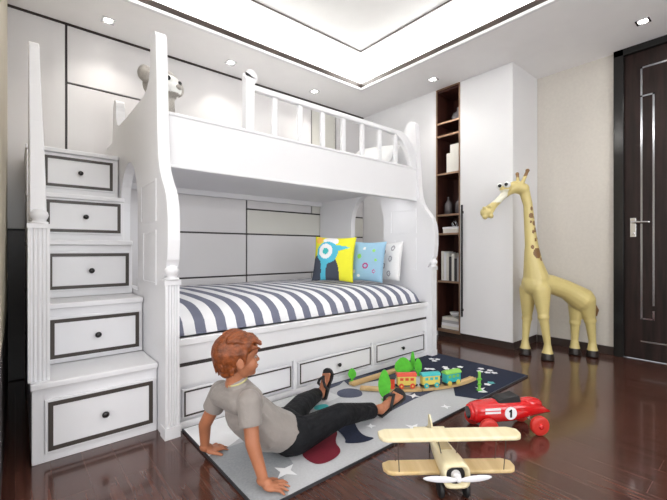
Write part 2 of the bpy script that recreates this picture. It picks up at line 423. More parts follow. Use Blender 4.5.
# white box and bowl
bx_ = empty('storage_box', (3.76, 2.33, 1.158+e), 'flat white box with a lid on the shelf below the bottle vases', 'box')
build('box_body', MB().box(3.68, 3.85, 2.235, 2.43, 1.158+e, 1.205), M_book, bx_, bevel=.003)
build('box_lid', MB().box(3.676, 3.854, 2.231, 2.434, 1.2055, 1.228), M_plastic, bx_, bevel=.003)
kn = empty('ornament', (3.76, 2.33, 1.229), 'small silver knotted ornament on top of the flat white box', 'ornament')
om = MB()
for t in range(3):
    R = Matrix.Rotation(t*PI/3, 3, 'Z') @ Matrix.Rotation(PI/2.6, 3, 'X')
    pts = [Vector((3.76, 2.33, 1.262)) + R @ Vector((.03*math.cos(a*PI/8), .03*math.sin(a*PI/8), 0)) for a in range(17)]
    om.tube(pts, .005, 8)
build('rings', om, M_chrome, kn, True)
# upright magazines
ys = 2.225
cols = [(M_bookg, 'grey'), (M_bookd, 'black'), (M_book, 'cream'), (M_bookd, 'dark'), (M_book, 'off-white'), (M_plastic, 'white'), (M_book, 'pale'), ]
hs = [.27, .25, .30, .27, .31, .32, .33]
pos = ['first from the wardrobe side', 'second from the wardrobe side', 'third from the wardrobe side', 'fourth from the wardrobe side', 'fifth from the wardrobe side', 'second from the bed side', 'nearest the bed side']
for (m, cn), h, p in zip(cols, hs, pos):
    w = .030
    book('magazine', 3.68, 3.88, ys, ys+w-.002, .627+e, .627+h, m, '%s upright magazine in the lower shelf row, %s' % (cn, p), group='upright magazines on the lower shelf'); ys += w+.003
# bottom stack
for k, (m, lb) in enumerate(((M_book, 'cream flat book at the bottom of the stack on the lowest shelf'), (M_plastic, 'white flat book second from the bottom on the lowest shelf'), (M_bookg, 'grey flat book second from the top on the lowest shelf'), (M_book, 'cream flat book on top of the stack on the lowest shelf'))):
    book('book', 3.68, 3.87, 2.225+.004*k, 2.45-.004*k, .091+k*.032, .091+k*.032+.031, m, lb, group='flat books stacked on the lowest shelf', axis='z')
vase((3.77, 2.33, .221), [(.025, 0), (.03, .004), (.055, .03), (.06, .05), (.056, .05), (.045, .02), (.02, .012)], M_plastic, 'small white bowl on top of the flat book stack', 'bowl', name='bowl')

# ---------------------------------------------------------------- bunk bed
bed = empty('bunk_bed', (1.75, 2.85, 0), 'large white wooden bunk bed with curled side boards and base drawers', 'bunk bed')
def arc(cx, cy, rx, ry, a0, a1, n): return [(cx+rx*math.cos(math.radians(a0+(a1-a0)*i/n)), cy+ry*math.sin(math.radians(a0+(a1-a0)*i/n))) for i in range(n+1)]
def side_profile():
    p = [(2.07, 0), (2.07, .80), (2.02, .86), (1.99, .92), (1.98, 1.02), (1.98, 1.12), (1.99, 1.19), (2.01, 1.25), (2.045, 1.30), (2.085, 1.345), (2.12, 1.40), (2.145, 1.47), (2.16, 1.60), (2.17, 1.75), (2.18, 1.95), (2.19, 2.08)]
    p += arc(2.25, 2.13, .055, .06, 185, -20, 12)
    p += [(2.30, 2.06), (2.31, 2.00), (2.335, 1.95), (2.38, 1.91), (2.46, 1.89), (2.9, 1.885), (3.15, 1.89), (3.22, 1.92), (3.25, 1.99)]
    p += arc(3.31, 2.06, .06, .07, 200, -10, 8)
    p += [(3.38, 1.95), (3.40, 1.82), (3.64, 1.82), (3.64, 0)]
    hole = [(2.59, .72), (2.59, 1.25)] + arc(2.835, 1.25, .245, .31, 180, 0, 16)[1:] + [(3.08, .72)]
    return p, hole
for x0, tp in ((.585, 'left'), (2.87, 'right')):
    p, hole = side_profile()
    sb = build('side_board', MB().prism([p, hole], x0, x0+.06, 'x'), M_white2, bed, bevel=.008)
    # raised mouldings on the outer part of the board
    fl = []
    X0, X1, Yf, Yb = x0-.004, x0+.066, 2.005, 2.08
    fp = [(X0, Yb), (X0, Yf)]
    nfl = 4; zb_ = 0 if tp == 'left' else .0135
    for k in range(nfl):
        a = X0 + .008 + k*(X1-X0-.016)/nfl; w = (X1-X0-.016)/nfl
        fp += [(a+.003, Yf), (a+.005, Yf+.006), (a+w-.005, Yf+.006), (a+w-.003, Yf)]
    fp += [(X1, Yf), (X1, Yb)]
    po = build('post', MB().prism(fp, zb_, .80, 'z').box(X0-.004, X1+.004, Yf-.004, Yb, zb_, .06).box(X0-.006, X1+.006, Yf-.008, Yb, .79, .815), M_white2, bed)
    build('post_knob', MB().lathe([(.036, .815), (.036, .825), (.022, .832), (.03, .842), (.036, .856), (.036, .868), (.028, .882), (.012, .892), (.002, .895)], (x0+.03, 2.015, 0)), M_white2, po, True)
# pilaster/panel mouldings on inner left face of board under the arch
def brick_mould(x):
    m = MB()
    for z0, z1 in ((1.10, 1.28),):
        pass
    m.prism(rectring(2.18, 2.45, .78, 1.08, .012), x, x+.004, 'x')
    m.prism(rectring(2.18, 2.50, 1.13, 1.36, .012), x, x+.004, 'x')
    return m
build('panel_moulding', brick_mould(.581), M_white2, bed)
build('panel_moulding', brick_mould(2.866), M_white2, bed)
# lower rail
rl = build('bed_rail', MB().box(.645, 2.87, 2.06, 2.12, .36, .495).box(.645, 2.87, 2.045, 2.12, .455, .495), M_white2, bed, bevel=.006)
build('rail_shade_strip', MB().box(.65, 2.87, 2.066, 2.1, .34, .36), M_seam, bed)  # solid strip coloured dark as the shade under the rail
bb = MB().box(.645, 2.87, 2.085, 2.12, .0, .34).box(.645, 2.87, 3.6, 3.64, .0, .5).box(.645, 2.87, 2.12, 3.6, .42, .45)
bb.box(.645, 2.87, 2.06, 2.09, .0, .045).box(.645, 2.87, 2.065, 2.09, .235, .34)
for x in (.645, 1.405, 2.15, 2.84): bb.box(x, x+.028, 2.065, 2.09, .045, .235)
build('drawer_base', bb, M_white2, bed)
for x0, x1 in ((.685, 1.39), (1.445, 2.138), (2.19, 2.83)):
    dw = build('drawer', MB().box(x0, x1, 2.062, 2.084, .062, .215), M_white2, bed, bevel=.002)
    build('inlay_frame', MB().prism(rectring(x0+.008, x1-.008, .07, .207, .008), 2.058, 2.062, 'y'), M_inlay, dw)
    build('knob', MB().lathe([(.004, 0), (.005, -.012), (.013, -.016), (.015, -.024), (.009, -.030), (.001, -.031)], ((x0+x1)/2, 2.062, .138), 'y', 16), M_knob, dw, True)
# upper bunk
build('upper_rail', MB().box(.645, 2.87, 2.18, 2.22, 1.44, 1.73).box(.645, 2.87, 2.172, 2.228, 1.43, 1.448).box(.645, 2.87, 2.172, 2.228, 1.72, 1.74), M_white2, bed, bevel=.006)
build('upper_rail_back', MB().box(.645, 2.87, 3.6, 3.64, 1.50, 1.72), M_white2, bed, bevel=.004)
build('bunk_deck', MB().box(.645, 2.87, 2.22, 3.6, 1.55, 1.575), M_white2, bed)
# fence
FY = 2.20
gp = [(1.085, 1.74), (1.085, 2.04)] + arc(1.125, 2.08, .045, .05, 200, -10, 10) + [(1.15, 2.04), (1.145, 1.74)]
gp = [(a_+.03, b2_) for a_, b2_ in gp]
build('gate_post', MB().prism(gp, FY-.025, FY+.025, 'y'), M_white2, bed, bevel=.008)
build('top_rail', MB().box(1.14, 2.60, FY-.022, FY+.022, 2.0, 2.04), M_white2, bed, bevel=.01)
for k in range(7):
    x = 1.34 + k*.208
    build('baluster', MB().box(x-.019, x+.019, FY-.013, FY+.013, 1.74, 2.001), M_white2, bed, bevel=.006)
# end swoop of the fence to the right board
sw = [(2.58, 2.04), (2.58, 2.0), (2.66, 1.96), (2.74, 1.87), (2.80, 1.74), (2.868, 1.74), (2.868, 1.84), (2.82, 1.93), (2.74, 2.01), (2.66, 2.04)]
build('end_bracket', MB().prism(sw, FY-.02, FY+.02, 'y'), M_white2, bed, bevel=.006)

# mattresses
STRIPE_OFF = .063 + 0
def mattress(name, x0, x1, y0, y1, zb, zt, m, label, dome=.03, n=44, roundf=.16):
    loc = ((x0+x1)/2, (y0+y1)/2, zb); mb = MB(); nx, ny = 60, n
    vs = []; fs = []
    for i in range(nx+1):
        u = i/nx; x = x0+(x1-x0)*u
        for j in range(ny+1):
            v = j/ny; y = y0+(y1-y0)*v
            eu = min(u, 1-u)*(x1-x0)
            ev0 = (y-y0); ev1 = (y1-y)
            def rr(e_, R): return 1 if e_ >= R else math.sqrt(max(0, 1-(1-e_/R)**2))
            h = (zt-zb)*(.25+.75*rr(ev0, roundf*1.7))*(.6+.4*rr(eu, .07))*(.6+.4*rr(ev1, .07))
            z = zb + h + dome*math.sin(PI*v)*math.sin(PI*u)**.5*rr(ev0, .3) + .004*noise.noise(Vector((x*4, y*4, 0)))
            vs.append((x, y, z))
    for i in range(nx):
        for j in range(ny):
            a = i*(ny+1)+j; fs.append((a, a+ny+1, a+ny+2, a+1))
    N = len(vs)
    border = [i*(ny+1) for i in range(nx+1)] + [nx*(ny+1)+j for j in range(1, ny+1)] + [i*(ny+1)+ny for i in range(nx-1, -1, -1)] + [j for j in range(ny-1, 0, -1)]
    for k in border: vs.append((vs[k][0], vs[k][1], zb))
    L = len(border)
    for k in range(L): fs.append((border[k], border[(k+1) % L], N+(k+1) % L, N+k))
    fs.append(tuple(range(N, N+L)))
    mb.add(vs, fs); o = build(name, mb, m, None, True)
    tag(o, label, 'mattress')
    return o
M_stripe = stripe_mat()
# dark stripe centre at X=.811 -> fract(...)=0
STR = (.126 - (.811 % .126)) % .126
M_stripe.node_tree.nodes['Math'].inputs[1].default_value = STR + 1.26
mattress('mattress', .652, 2.865, 2.125, 3.595, .452, .635, M_stripe, 'lower bunk mattress under a navy and white striped sheet')
mattress('mattress', .655, 2.862, 2.23, 3.59, 1.576, 1.66, M_pilw, 'thin white mattress on the upper bunk', 0, 20, .05)

# pillows
def pillow(name, c, w, h, t, nrm, up, mats, paint, label, roll=0):
    M = frame_M(c, Vector(up).cross(Vector(nrm)), nrm)     # x = width dir, y = up, z = normal
    M = M @ Matrix.Rotation(roll, 4, 'Z')
    n = 56; mb = MB(); vs = []; idx = {}
    for s_ in (1, -1):
        for i in range(n+1):
            for j in range(n+1):
                u = -1+2*i/n; v = -1+2*j/n
                if s_ == -1 and (i in (0, n) or j in (0, n)): idx[(s_, i, j)] = idx[(1, i, j)]; continue
                pin = 1 - .07*(1-v*v)*abs(u)**3; pin2 = 1 - .07*(1-u*u)*abs(v)**3
                th = t*(max(0, 1-u**4)*max(0, 1-v**4))**.55*(1-.25*(u*u+v*v)/2)
                p = Vector((u*w/2*pin, v*h/2*pin2, s_*(th/2+.001*noise.noise(Vector((u*3, v*3, s_))))))
                idx[(s_, i, j)] = len(vs); vs.append(p)
    fs = []; mi = []
    for s_ in (1, -1):
        for i in range(n):
            for j in range(n):
                q = (idx[(s_, i, j)], idx[(s_, i+1, j)], idx[(s_, i+1, j+1)], idx[(s_, i, j+1)])
                fs.append(q if s_ == 1 else q[::-1])
                mi.append(paint((-1+2*(i+.5)/n), (-1+2*(j+.5)/n)) if s_ == 1 else 0)
    mb.add(vs, fs, 0, M); mb.m = mi
    o = build(name, mb, mats, None, True); tag(o, label, 'pillow'); return o
def pt_bird(u, v):
    x, y = -u, v     # u runs towards image right
    x = u
    if (x+.28)**2/.27 + (y-.25)**2/.24 < 1:      # head
        d = (x+.36)**2+(y-.30)**2
        if d < .02: return 4
        if d < .11: return 3
        return 1
    if x > .1 and x < .78 and abs(y-.42-.08*x) < .16*(1-(x-.1)/.75): return 1   # beak
    if (x-.02)**2/.12+(y+.95)**2/.90 < 1 and x > -.28: return 2
    if (x+.78)**2/.07+(y+.60)**2/.50 < 1: return 2
    if x < .1 and y < .1 and y > -1.2 and (x+.45) > -.35: return 1
    if (x+.15)**2/.14+(y-.78)**2/.05 < 1: return 3
    if (x+.72)**2/.03+(y-.80)**2/.03 < 1: return 5
    return 0
pillow('pillow', (2.27, 2.67, .885), .40, .43, .12, (-.80, -.55, .22), (.1, .1, 1), [M_pily, M_cyan, M_slate, M_pilw, M_teal, M_orange], pt_bird, 'yellow pillow printed with a big blue and black bird', roll=-.05)
def pt_blue(u, v):
    for (a, b_, r, k) in ((-.35, .2, .12, 1), (.05, -.25, .16, 2), (-.6, -.55, .1, 3), (.45, .5, .08, 1), (.55, -.5, .09, 2), (-.1, .6, .08, 3), (-.3, -.75, .08, 3), (.6, .05, .07, 1)):
        d = math.hypot(u-a, v-b_)
        if d < r and (k != 2 or d > r*.5): return k
    return 0
pillow('pillow', (2.525, 2.49, .862), .36, .39, .10, (-.93, -.32, .22), (.1, .1, 1), [M_pil, M_green2, M_pink, M_pilw], pt_blue, 'light blue pillow with small colourful motifs', roll=-.08)
def pt_w(u, v):
    for (a, b_) in ((-.1, .45), (-.05, -.25), (.4, .1), (-.55, .1), (.35, -.65), (-.5, -.7), (.5, .65)):
        d = math.hypot((u-a)*1.2, v-b_)
        if .07 < d < .16 or d < .03: return 1
    return 0
pillow('pillow', (2.745, 2.43, .857), .35, .38, .09, (-1, .02, .2), (.1, .1, 1), [M_pilw, M_pgrey], pt_w, 'white pillow with small grey drawings, nearest the side board', roll=-.05)
pillow('pillow', (2.68, 2.60, 1.86), .55, .36, .14, (-.75, -.1, .66), (.7, .0, .7), [M_pilw], lambda u, v: 0, 'white pillow on the upper bunk behind the fence')

# plush koala-like bear on upper bunk
bc = Vector((.85, 2.85, 1.675))
br_ = empty('plush_bear', bc, 'grey-beige plush bear with white face sitting on the upper bunk', 'plush toy')
hc = dep(162, 86, 2.74)
bodyc = Vector((hc.x+.01, hc.y+.04, 1.675+.19))
hR = frame_M((0, 0, 0), (.45, -.88, -.1), (0, 0, 1)).to_3x3()
fwd = hR @ Vector((1, 0, 0)); lf = hR @ Vector((0, 1, 0)); up = Vector((0, 0, 1))
mb = MB().ell(bodyc, (.12, .12, .19)).ell(hc, (.130, .128, .118)).cone(bodyc, .10, hc, .08)
mb.ell(hc+fwd*.10-up*.035, (.065, .065, .05))
for s_ in (1, -1):
    mb.ell(hc+lf*s_*.148+up*.03, (.048, .048, .058))
    mb.cone(bodyc+up*.10+lf*s_*.09, .045, bodyc+lf*s_*.125+fwd*.08-up*.03, .04)
    mb.cone(bodyc-up*.12+lf*s_*.08, .055, bodyc-up*.125+lf*s_*.14+fwd*.17, .05)
def pb(p):
    q = p-hc; a = q.dot(fwd); b_ = q.dot(lf); c_ = q.z
    return 1 if (a > .06 and abs(b_) < .095 and -.075 < c_ < .05) else 0
organic('body', mb, [M_bear, M_bearw], br_, .007, 3, pb)
build('nose', MB().ell(hc+fwd*.163-up*.02, (.018, .024, .018), hR), M_bear, br_, True)
for s_ in (1, -1): build('eye', MB().ell(hc+fwd*.115+lf*s_*.052+up*.03, .017), M_blackg, br_, True)

# ---------------------------------------------------------------- drawer staircase
st = empty('drawer_staircase', (.32, 2.7, 0), 'white staircase of stacked drawers climbing to the upper bunk', 'staircase')
steps = [(2.15, 0, .37), (2.45, .37, .69), (2.71, .69, 1.03), (2.95, 1.03, 1.33), (3.15, 1.33, 1.66)]
frames = [(.113, .56, .054, .276), (.137, .562, .40, .605), (.143, .562, .74, .95), (.145, .56, 1.085, 1.287), (.145, .547, 1.40, 1.605)]
X0, X1 = .055, .58
for k, ((y, z0, z1), (fx0, fx1, fz0, fz1)) in enumerate(zip(steps, frames)):
    build('step_box', MB().box(X0, X1, y+.004, 3.64, z0+.0, z1-.03), M_white2, st, bevel=.003)
    build('tread', MB().box(X0-.006, X1, y-.018, (steps[k+1][0] if k < 4 else 3.64)+.0, z1-.03, z1), M_white2, st, bevel=.006)
    dw = build('drawer', MB().box(fx0-.012, fx1+.004, y-.010, y+.004, fz0-.012, fz1+.012), M_white2, st, bevel=.003)
    build('inlay_frame', MB().prism(rectring(fx0, fx1-.004, fz0, fz1, .019), y-.014, y-.010, 'y'), M_inlay, dw)
    build('knob', MB().lathe([(.005, 0), (.006, -.012), (.014, -.016), (.016, -.024), (.010, -.030), (.001, -.031)], ((fx0+fx1)/2, y-.010, (fz0+fz1)/2), 'y', 16), M_knob, dw, True)
# guard with curl
gpf = [(2.26, .37), (2.26, 1.08), (2.19, 1.12), (2.185, 1.25), (2.20, 1.40), (2.26, 1.58), (2.31, 1.77), (2.33, 1.92)] + arc(2.375, 1.945, .045, .05, 190, -20, 8) + [(2.42, 1.86), (2.42, 1.6), (2.40, 1.2), (2.40, .69), (2.44, .66), (2.44, .37)]
# the board leans inwards to a narrower top
gb = MB().prism(gpf, .048, .112, 'x')
for v in gb.v:
    if v.z > 1.1: v.x = .048 + (v.x-.048)*(1-.38*(v.z-1.1)/.95)
build('guard_board', gb, M_white2, st, bevel=.006)
X0_, X1_, Yf, Yb = .042, .122, 2.17, 2.26
fp = [(X0_, Yb), (X0_, Yf)]
for k in range(4):
    w = (X1_-X0_-.016)/4; a = X0_+.008+k*w
    fp += [(a+.003, Yf), (a+.005, Yf+.006), (a+w-.005, Yf+.006), (a+w-.003, Yf)]
fp += [(X1_, Yf), (X1_, Yb)]
po = build('post', MB().prism(fp, .37, 1.08, 'z').box(X0_-.003, X1_+.003, Yf-.005, Yb, 1.07, 1.09), M_white2, st)
build('post_knob', MB().lathe([(.036, 1.09), (.036, 1.10), (.022, 1.105), (.032, 1.115), (.037, 1.13), (.034, 1.145), (.02, 1.158), (.002, 1.162)], (.082, 2.20, 0)), M_white2, po, True)

# ---------------------------------------------------------------- rug
R_w = mat('rug_white', (.62, .63, .64), .95, noise_amt=.05, nscale=90, bump=.2, bscale=300)
R_g = mat('rug_grey', (.33, .35, .37), .95, noise_amt=.08, nscale=90)
R_lg = mat('rug_pale_grey', (.50, .51, .53), .95, noise_amt=.05, nscale=90)
R_n = mat('rug_navy', (.012, .018, .045), .95, noise_amt=.3, nscale=90)
R_s = mat('rug_slate', (.075, .085, .13), .95, noise_amt=.15, nscale=90)
R_r = mat('rug_crimson', (.16, .004, .018), .95, noise_amt=.1, nscale=90)
R_st = mat('rug_star', (.85, .86, .88), .95, noise_amt=.02)
R_k = mat('rug_edge', (.03, .03, .035), .8, noise_amt=.1)
rug = MB(); RX0, RX1, RY0, RY1 = .68, 2.99, 1.225, 2.055; rt = .012
rug.box(RX0, RX1, RY0, RY1, .0005, rt, 7)
lay = [0]
def clipped(poly):
    def clip(ps, ax, v, keep):
        out = []
        for i in range(len(ps)):
            a, b_ = ps[i], ps[(i+1) % len(ps)]
            ia = (a[ax]-v)*keep >= 0; ib = (b_[ax]-v)*keep >= 0
            if ia: out.append(a)
            if ia != ib:
                t = (v-a[ax])/(b_[ax]-a[ax]); out.append((a[0]+(b_[0]-a[0])*t, a[1]+(b_[1]-a[1])*t))
        return out
    for ax, v, k in ((0, RX0+.006, 1), (0, RX1-.006, -1), (1, RY0+.006, 1), (1, RY1-.006, -1)): poly = clip(poly, ax, v, k)
    return poly
def smoothp(ps, it=2):
    for _ in range(it):
        q = []
        for i in range(len(ps)):
            a, c = ps[i], ps[(i+1) % len(ps)]
            q += [(a[0]*.75+c[0]*.25, a[1]*.75+c[1]*.25), (a[0]*.25+c[0]*.75, a[1]*.25+c[1]*.75)]
        ps = q
    return ps
def patch(poly, mi, lift=None):
    poly = clipped(poly)
    if len(poly) < 3: return
    lay[0] += 1
    z = rt + (lift if lift else .0002*lay[0])
    tris = geometry.tessellate_polygon([[Vector((p[0], p[1], 0)) for p in poly]])
    rug.add([(p[0], p[1], z) for p in poly], [tuple(t) for t in tris], mi)
def star(cx, cy, r, mi=6, ang=0, n=4, inner=.38):
    patch([(cx+(r if k % 2 == 0 else r*inner)*math.cos(ang+PI*k/n), cy+(r if k % 2 == 0 else r*inner)*math.sin(ang+PI*k/n)) for k in range(2*n)], mi)
def blob(cx, cy, rx, ry, mi, ang=0, n=20, w=.0):
    pts = []
    for k in range(n):
        a = 2*PI*k/n; r = 1+w*math.sin(3*a+cx*9)
        x, y = rx*r*math.cos(a), ry*r*math.sin(a)
        pts.append((cx+x*math.cos(ang)-y*math.sin(ang), cy+x*math.sin(ang)+y*math.cos(ang)))
    patch(pts, mi)
patch([(.66, 1.2), (2.99, 1.2), (2.99, 2.1), (.66, 2.1)], 2)
patch([(.66, 1.70), (.66, 2.1), (1.25, 2.1), (1.15, 1.95), (.90, 1.78), (.78, 1.72)], 6)
patch([(.66, 1.70), (.78, 1.72), (.90, 1.72), (.98, 1.52), (.95, 1.40), (.86, 1.34), (.80, 1.2), (.66, 1.2)], 1)
patch([(1.25, 2.1), (1.15, 1.92), (1.35, 1.80), (1.62, 1.84), (1.60, 2.1)], 0)
patch([(1.50, 2.1), (1.56, 1.98), (1.75, 2.0), (1.95, 2.1)], 4)
patch(smoothp([(1.60, 1.84), (1.66, 1.93), (1.77, 1.92), (1.80, 1.83), (1.74, 1.75), (1.66, 1.77)]), 4)
patch([(1.88, 2.1), (1.93, 2.03), (2.42, 1.80), (2.42, 1.52), (2.20, 1.36), (2.28, 1.2), (3, 1.2), (3, 2.1)], 3)
patch([(1.60, 1.57), (1.62, 1.47), (1.95, 1.50), (2.40, 1.50), (2.42, 1.63), (2.0, 1.57), (1.8, 1.60)], 4)
patch([(1.85, 2.1), (1.80, 1.96), (2.1, 1.86), (2.42, 1.74), (2.42, 1.9)], 4)
patch(smoothp([(1.01, 1.37), (1.03, 1.31), (1.12, 1.305), (1.19, 1.34), (1.21, 1.42), (1.31, 1.50), (1.27, 1.58), (1.18, 1.60), (1.10, 1.58), (1.09, 1.48), (1.02, 1.44)]), 5)
patch(smoothp([(1.31, 1.60), (1.30, 1.48), (1.27, 1.40), (1.24, 1.38), (1.28, 1.345), (1.33, 1.32), (1.40, 1.315), (1.37, 1.36), (1.38, 1.42), (1.44, 1.52), (1.50, 1.60)]), 3)
blob(1.42, 1.79, .05, .035, 8)
star(.89, 1.37, .06, ang=.4); star(1.635, 1.262, .05, ang=.2); star(1.99, 1.535, .045, ang=.5); star(1.24, 1.90, .04, ang=.1); star(.76, 2.0, .05, ang=.7)
star(2.0, 1.30, .035, ang=.9); star(1.47, 1.42, .03, ang=.9)
for (fx, fy) in [(2.81, 1.91), (2.78, 1.95), (2.75, 1.90), (2.52, 1.81), (2.545, 1.78), (2.64, 1.71), (2.687, 1.663), (2.665, 1.74), (2.764, 1.664), (2.85, 1.53), (2.80, 1.45), (2.83, 1.41), (2.86, 1.46), (2.78, 1.50), (2.55, 1.32)]:
    star(fx, fy, .028, ang=fx*7, n=5, inner=.72)
star(2.60, 1.32, .03, 8, n=5, inner=.7)
patch([(2.38, 1.26), (2.41, 1.245), (2.43, 1.29), (2.48, 1.30), (2.44, 1.31), (2.43, 1.35), (2.41, 1.30), (2.36, 1.29)], 6)
rg = build('rug', rug, [R_w, R_g, R_lg, R_n, R_s, R_r, R_st, R_k, M_teal], None, fix=False)
# make sure the flat print faces look up
bm = bmesh.new(); bm.from_mesh(rg.data)
for f in bm.faces:
    if f.normal.z < -.5 and f.calc_center_median().z > .01: f.normal_flip()
bm.to_mesh(rg.data); bm.free()
tag(rg, 'grey, white and navy play rug with stars and a crimson shape', 'rug')
RT = rt + .0005*12

# ---------------------------------------------------------------- boy
boy = empty('person', (.95, 1.5, rt), 'ginger boy in grey t-shirt and dark trousers sitting on the rug leaning back', 'person')
V = Vector
pel = V((1.0, 1.51, .105)); chest = V((.785, 1.525, .285)); neckb = V((.735, 1.53, .385)); 
shN = V((.745, 1.425, .335)); shF = V((.715, 1.635, .325))
elN = V((.732, 1.370, .185)); wrN = V((.752, 1.325, .045))
elF = V((.665, 1.70, .165)); wrF = V((.675, 1.725, .045))
hipN = V((1.00, 1.455, .10)); hipF = V((1.02, 1.57, .10))
knN = V((1.27, 1.445, .125)); anN = V((1.555, 1.475, .060))
knF = V((1.235, 1.73, .10)); anF = V((1.45, 1.865, .062))
def floor_clip(mb, z):
    for v in mb.v: v.z = max(v.z, z)
HM = frame_M((.742, 1.525, .50), (math.cos(math.radians(-11)), math.sin(math.radians(-11)), -.02), (.06, .0, 1))
def hp(x, y, z): return HM @ V((x, y, z))
HR = HM.to_3x3()
b_ = MB()
# torso
b_.cone(pel, .062, V((.83, 1.52, .22)), .060).cone(V((.83, 1.52, .22)), .06, chest, .055).cone(chest, .06, neckb, .045)
b_.cone(shN, .026, shF, .026)
# neck, head
b_.cone(neckb, .040, hp(-.012, 0, -.06), .038)
b_.ell(hp(-.012, 0, .018), (.092, .074, .083), HR).ell(hp(.028, 0, -.03), (.055, .056, .062), HR)
b_.ell(hp(.05, 0, -.062), (.032, .032, .026), HR)           # jaw / chin
b_.ell(hp(.066, 0, -.072), (.016, .020, .014), HR)
b_.ell(hp(.058, 0, .036), (.030, .052, .036), HR)           # brow
b_.cone(hp(.080, 0, .000), .007, hp(.0925, 0, -.0185), .0085)  # nose
b_.ell(hp(.086, .007, -.021), .0065).ell(hp(.086, -.007, -.021), .0065)
b_.ell(hp(.083, 0, -.042), (.009, .017, .006), HR).ell(hp(.080, 0, -.052), (.009, .015, .006), HR)
for s_ in (1, -1):
    b_.ell(hp(.048, s_*.036, -.030), (.030, .024, .032), HR)  # cheeks
    b_.ell(hp(-.008, s_*.076, -.012), (.017, .006, .025), HR @ Matrix.Rotation(-.15, 3, 'Y') @ Matrix.Rotation(s_*.35, 3, 'Z'))
    b_.ell(hp(-.004, s_*.078, -.024), (.010, .007, .012), HR)
# arms
b_.chain([(shN, .034), (elN, .029), (wrN+V((0, 0, .02)), .021)]).chain([(shF, .034), (elF, .028), (wrF+V((0, 0, .02)), .021)])
def hand(w, x, z, thumb):
    M = frame_M(w, x, z) @ Matrix.Scale(1.12, 4); q = lambda a, b2, c: M @ V((a, b2, c))
    b_.cone(q(-.004, 0, .006), .021, q(.018, 0, -.004), .020)
    b_.ell(q(.032, 0, -.012), (.036, .033, .015), M.to_3x3().normalized())
    for k, (yy, L, sp) in enumerate(((.023, .042, .30), (.008, .050, .09), (-.008, .046, -.10), (-.022, .036, -.32))):
        yy *= thumb; sp *= thumb
        a0 = q(.050, yy, -.010); a1 = q(.050+L*.5*math.cos(sp), yy+L*.5*math.sin(sp), -.008); a2 = q(.050+L*math.cos(sp), yy+L*math.sin(sp), -.021)
        b_.chain([(a0, .0085), (a1, .0078), (a2, .0064)], n=12)
    b_.chain([(q(.010, thumb*.020, -.010), .011), (q(.030, thumb*.042, -.014), .0092), (q(.048, thumb*.056, -.021), .0075)], n=12)
hand(wrN, (.78, -.60, -.12), (0.1, -.05, 1), 1)
hand(wrF, (.99, .10, -.14), (0.1, .05, 1), -1)
# legs and feet
b_.chain([(hipN, .050), (knN, .042), (anN, .026)]).chain([(hipF, .050), (knF, .042), (anF, .026)])
def foot(h, x, z, side, ank):
    M = frame_M(h, x, z); q = lambda a, b2, c: M @ V((a, b2, c))
    b_.cone(ank, .024, q(.022, 0, .03), .026); b_.cone(q(.014, 0, .022), .022, q(.10, 0, .018), .019, flat=(.8, 1.2), side=M.to_3x3() @ V((0, 0, 1)))
    b_.ell(q(.10, 0, .012), (.032, .030, .012), M.to_3x3())
    for k in range(5):
        yy = side*(-.022+.0112*k); L = .034-.0040*k; r = .0105-.0011*k
        b_.chain([(q(.112, yy, .011), r), (q(.118+L, yy*1.15, .011), r*.92)], n=12)
    return M
fN = foot(V((1.592, 1.462, .040)), (.55, -.42, .66), (-.80, -.25, .6), 1, anN)
fF = foot(V((1.492, 1.862, .038)), (.16, -.10, .98), (-1, -.12, .2), 1, anF)
floor_clip(b_, rt+.0025)
organic('body', b_, [M_skin], boy, .0028, 3)
# facial details
for s_ in (1, -1):
    eb = build('eyeball', MB().ell(hp(.0710, s_*.029, .001), (.010, .010, .0055), HR).ell(hp(.0775, s_*.0295, .001), (.0042, .0048, .0048), HR, 1), [M_eyeb, M_blackg], boy, True)
    build('eyebrow', MB().chain([(hp(.082, s_*.016, .020), .003), (hp(.080, s_*.030, .023), .0035), (hp(.070, s_*.044, .018), .0025)]), M_hair, boy, True)
build('lips', MB().ell(hp(.0890, 0, -.0425), (.0045, .015, .0035), HR).ell(hp(.0865, 0, -.0505), (.0045, .012, .0035), HR), M_lip, boy, True)
# hair
h_ = MB()
h_.ell(hp(-.022, 0, .028), (.092, .0790, .087), HR)
h_.ell(hp(-.036, 0, -.008), (.064, .066, .066), HR)
h_.ell(hp(-.046, 0, -.048), (.034, .043, .036), HR)
for s_ in (1, -1):
    h_.cone(hp(.012, s_*.070, .03), .014, hp(.012, s_*.073, -.012), .005)
    h_.ell(hp(.02, s_*.058, .055), (.035, .018, .03), HR)
for k in range(70):                                    # swept locks over the crown and fringe
    y = random.uniform(-.066, .066); x = random.uniform(-.05, .045)
    zt = .028+.087*math.sqrt(max(0.05, 1-(y/.083)**2-((x+.022)/.097)**2))
    L = random.uniform(.03, .045); side = random.uniform(-.012, .02)
    p0 = (x-.01, y, zt-.004); x1 = x+L
    z1 = .028+.088*math.sqrt(max(0.02, 1-(min(abs(y+side), .08)/.083)**2-(min(x1+.022, .094)/.097)**2))
    h_.chain([(hp(*p0), .009), (hp((x+x1)/2, y+side/2, (zt+z1)/2+.006), .008), (hp(x1, y+side, z1+.005), .004)], n=8)
for k in range(26):                                    # quiff
    y = random.uniform(-.052, .052)
    z0 = .098-abs(y)*.30; 
    h_.chain([(hp(.020, y, z0), .013), (hp(.062, y*1.02, z0-.006), .011), (hp(.082+random.uniform(-.006, .006), y-.008, z0-.022+random.uniform(-.004, .006)), .007)], n=8)
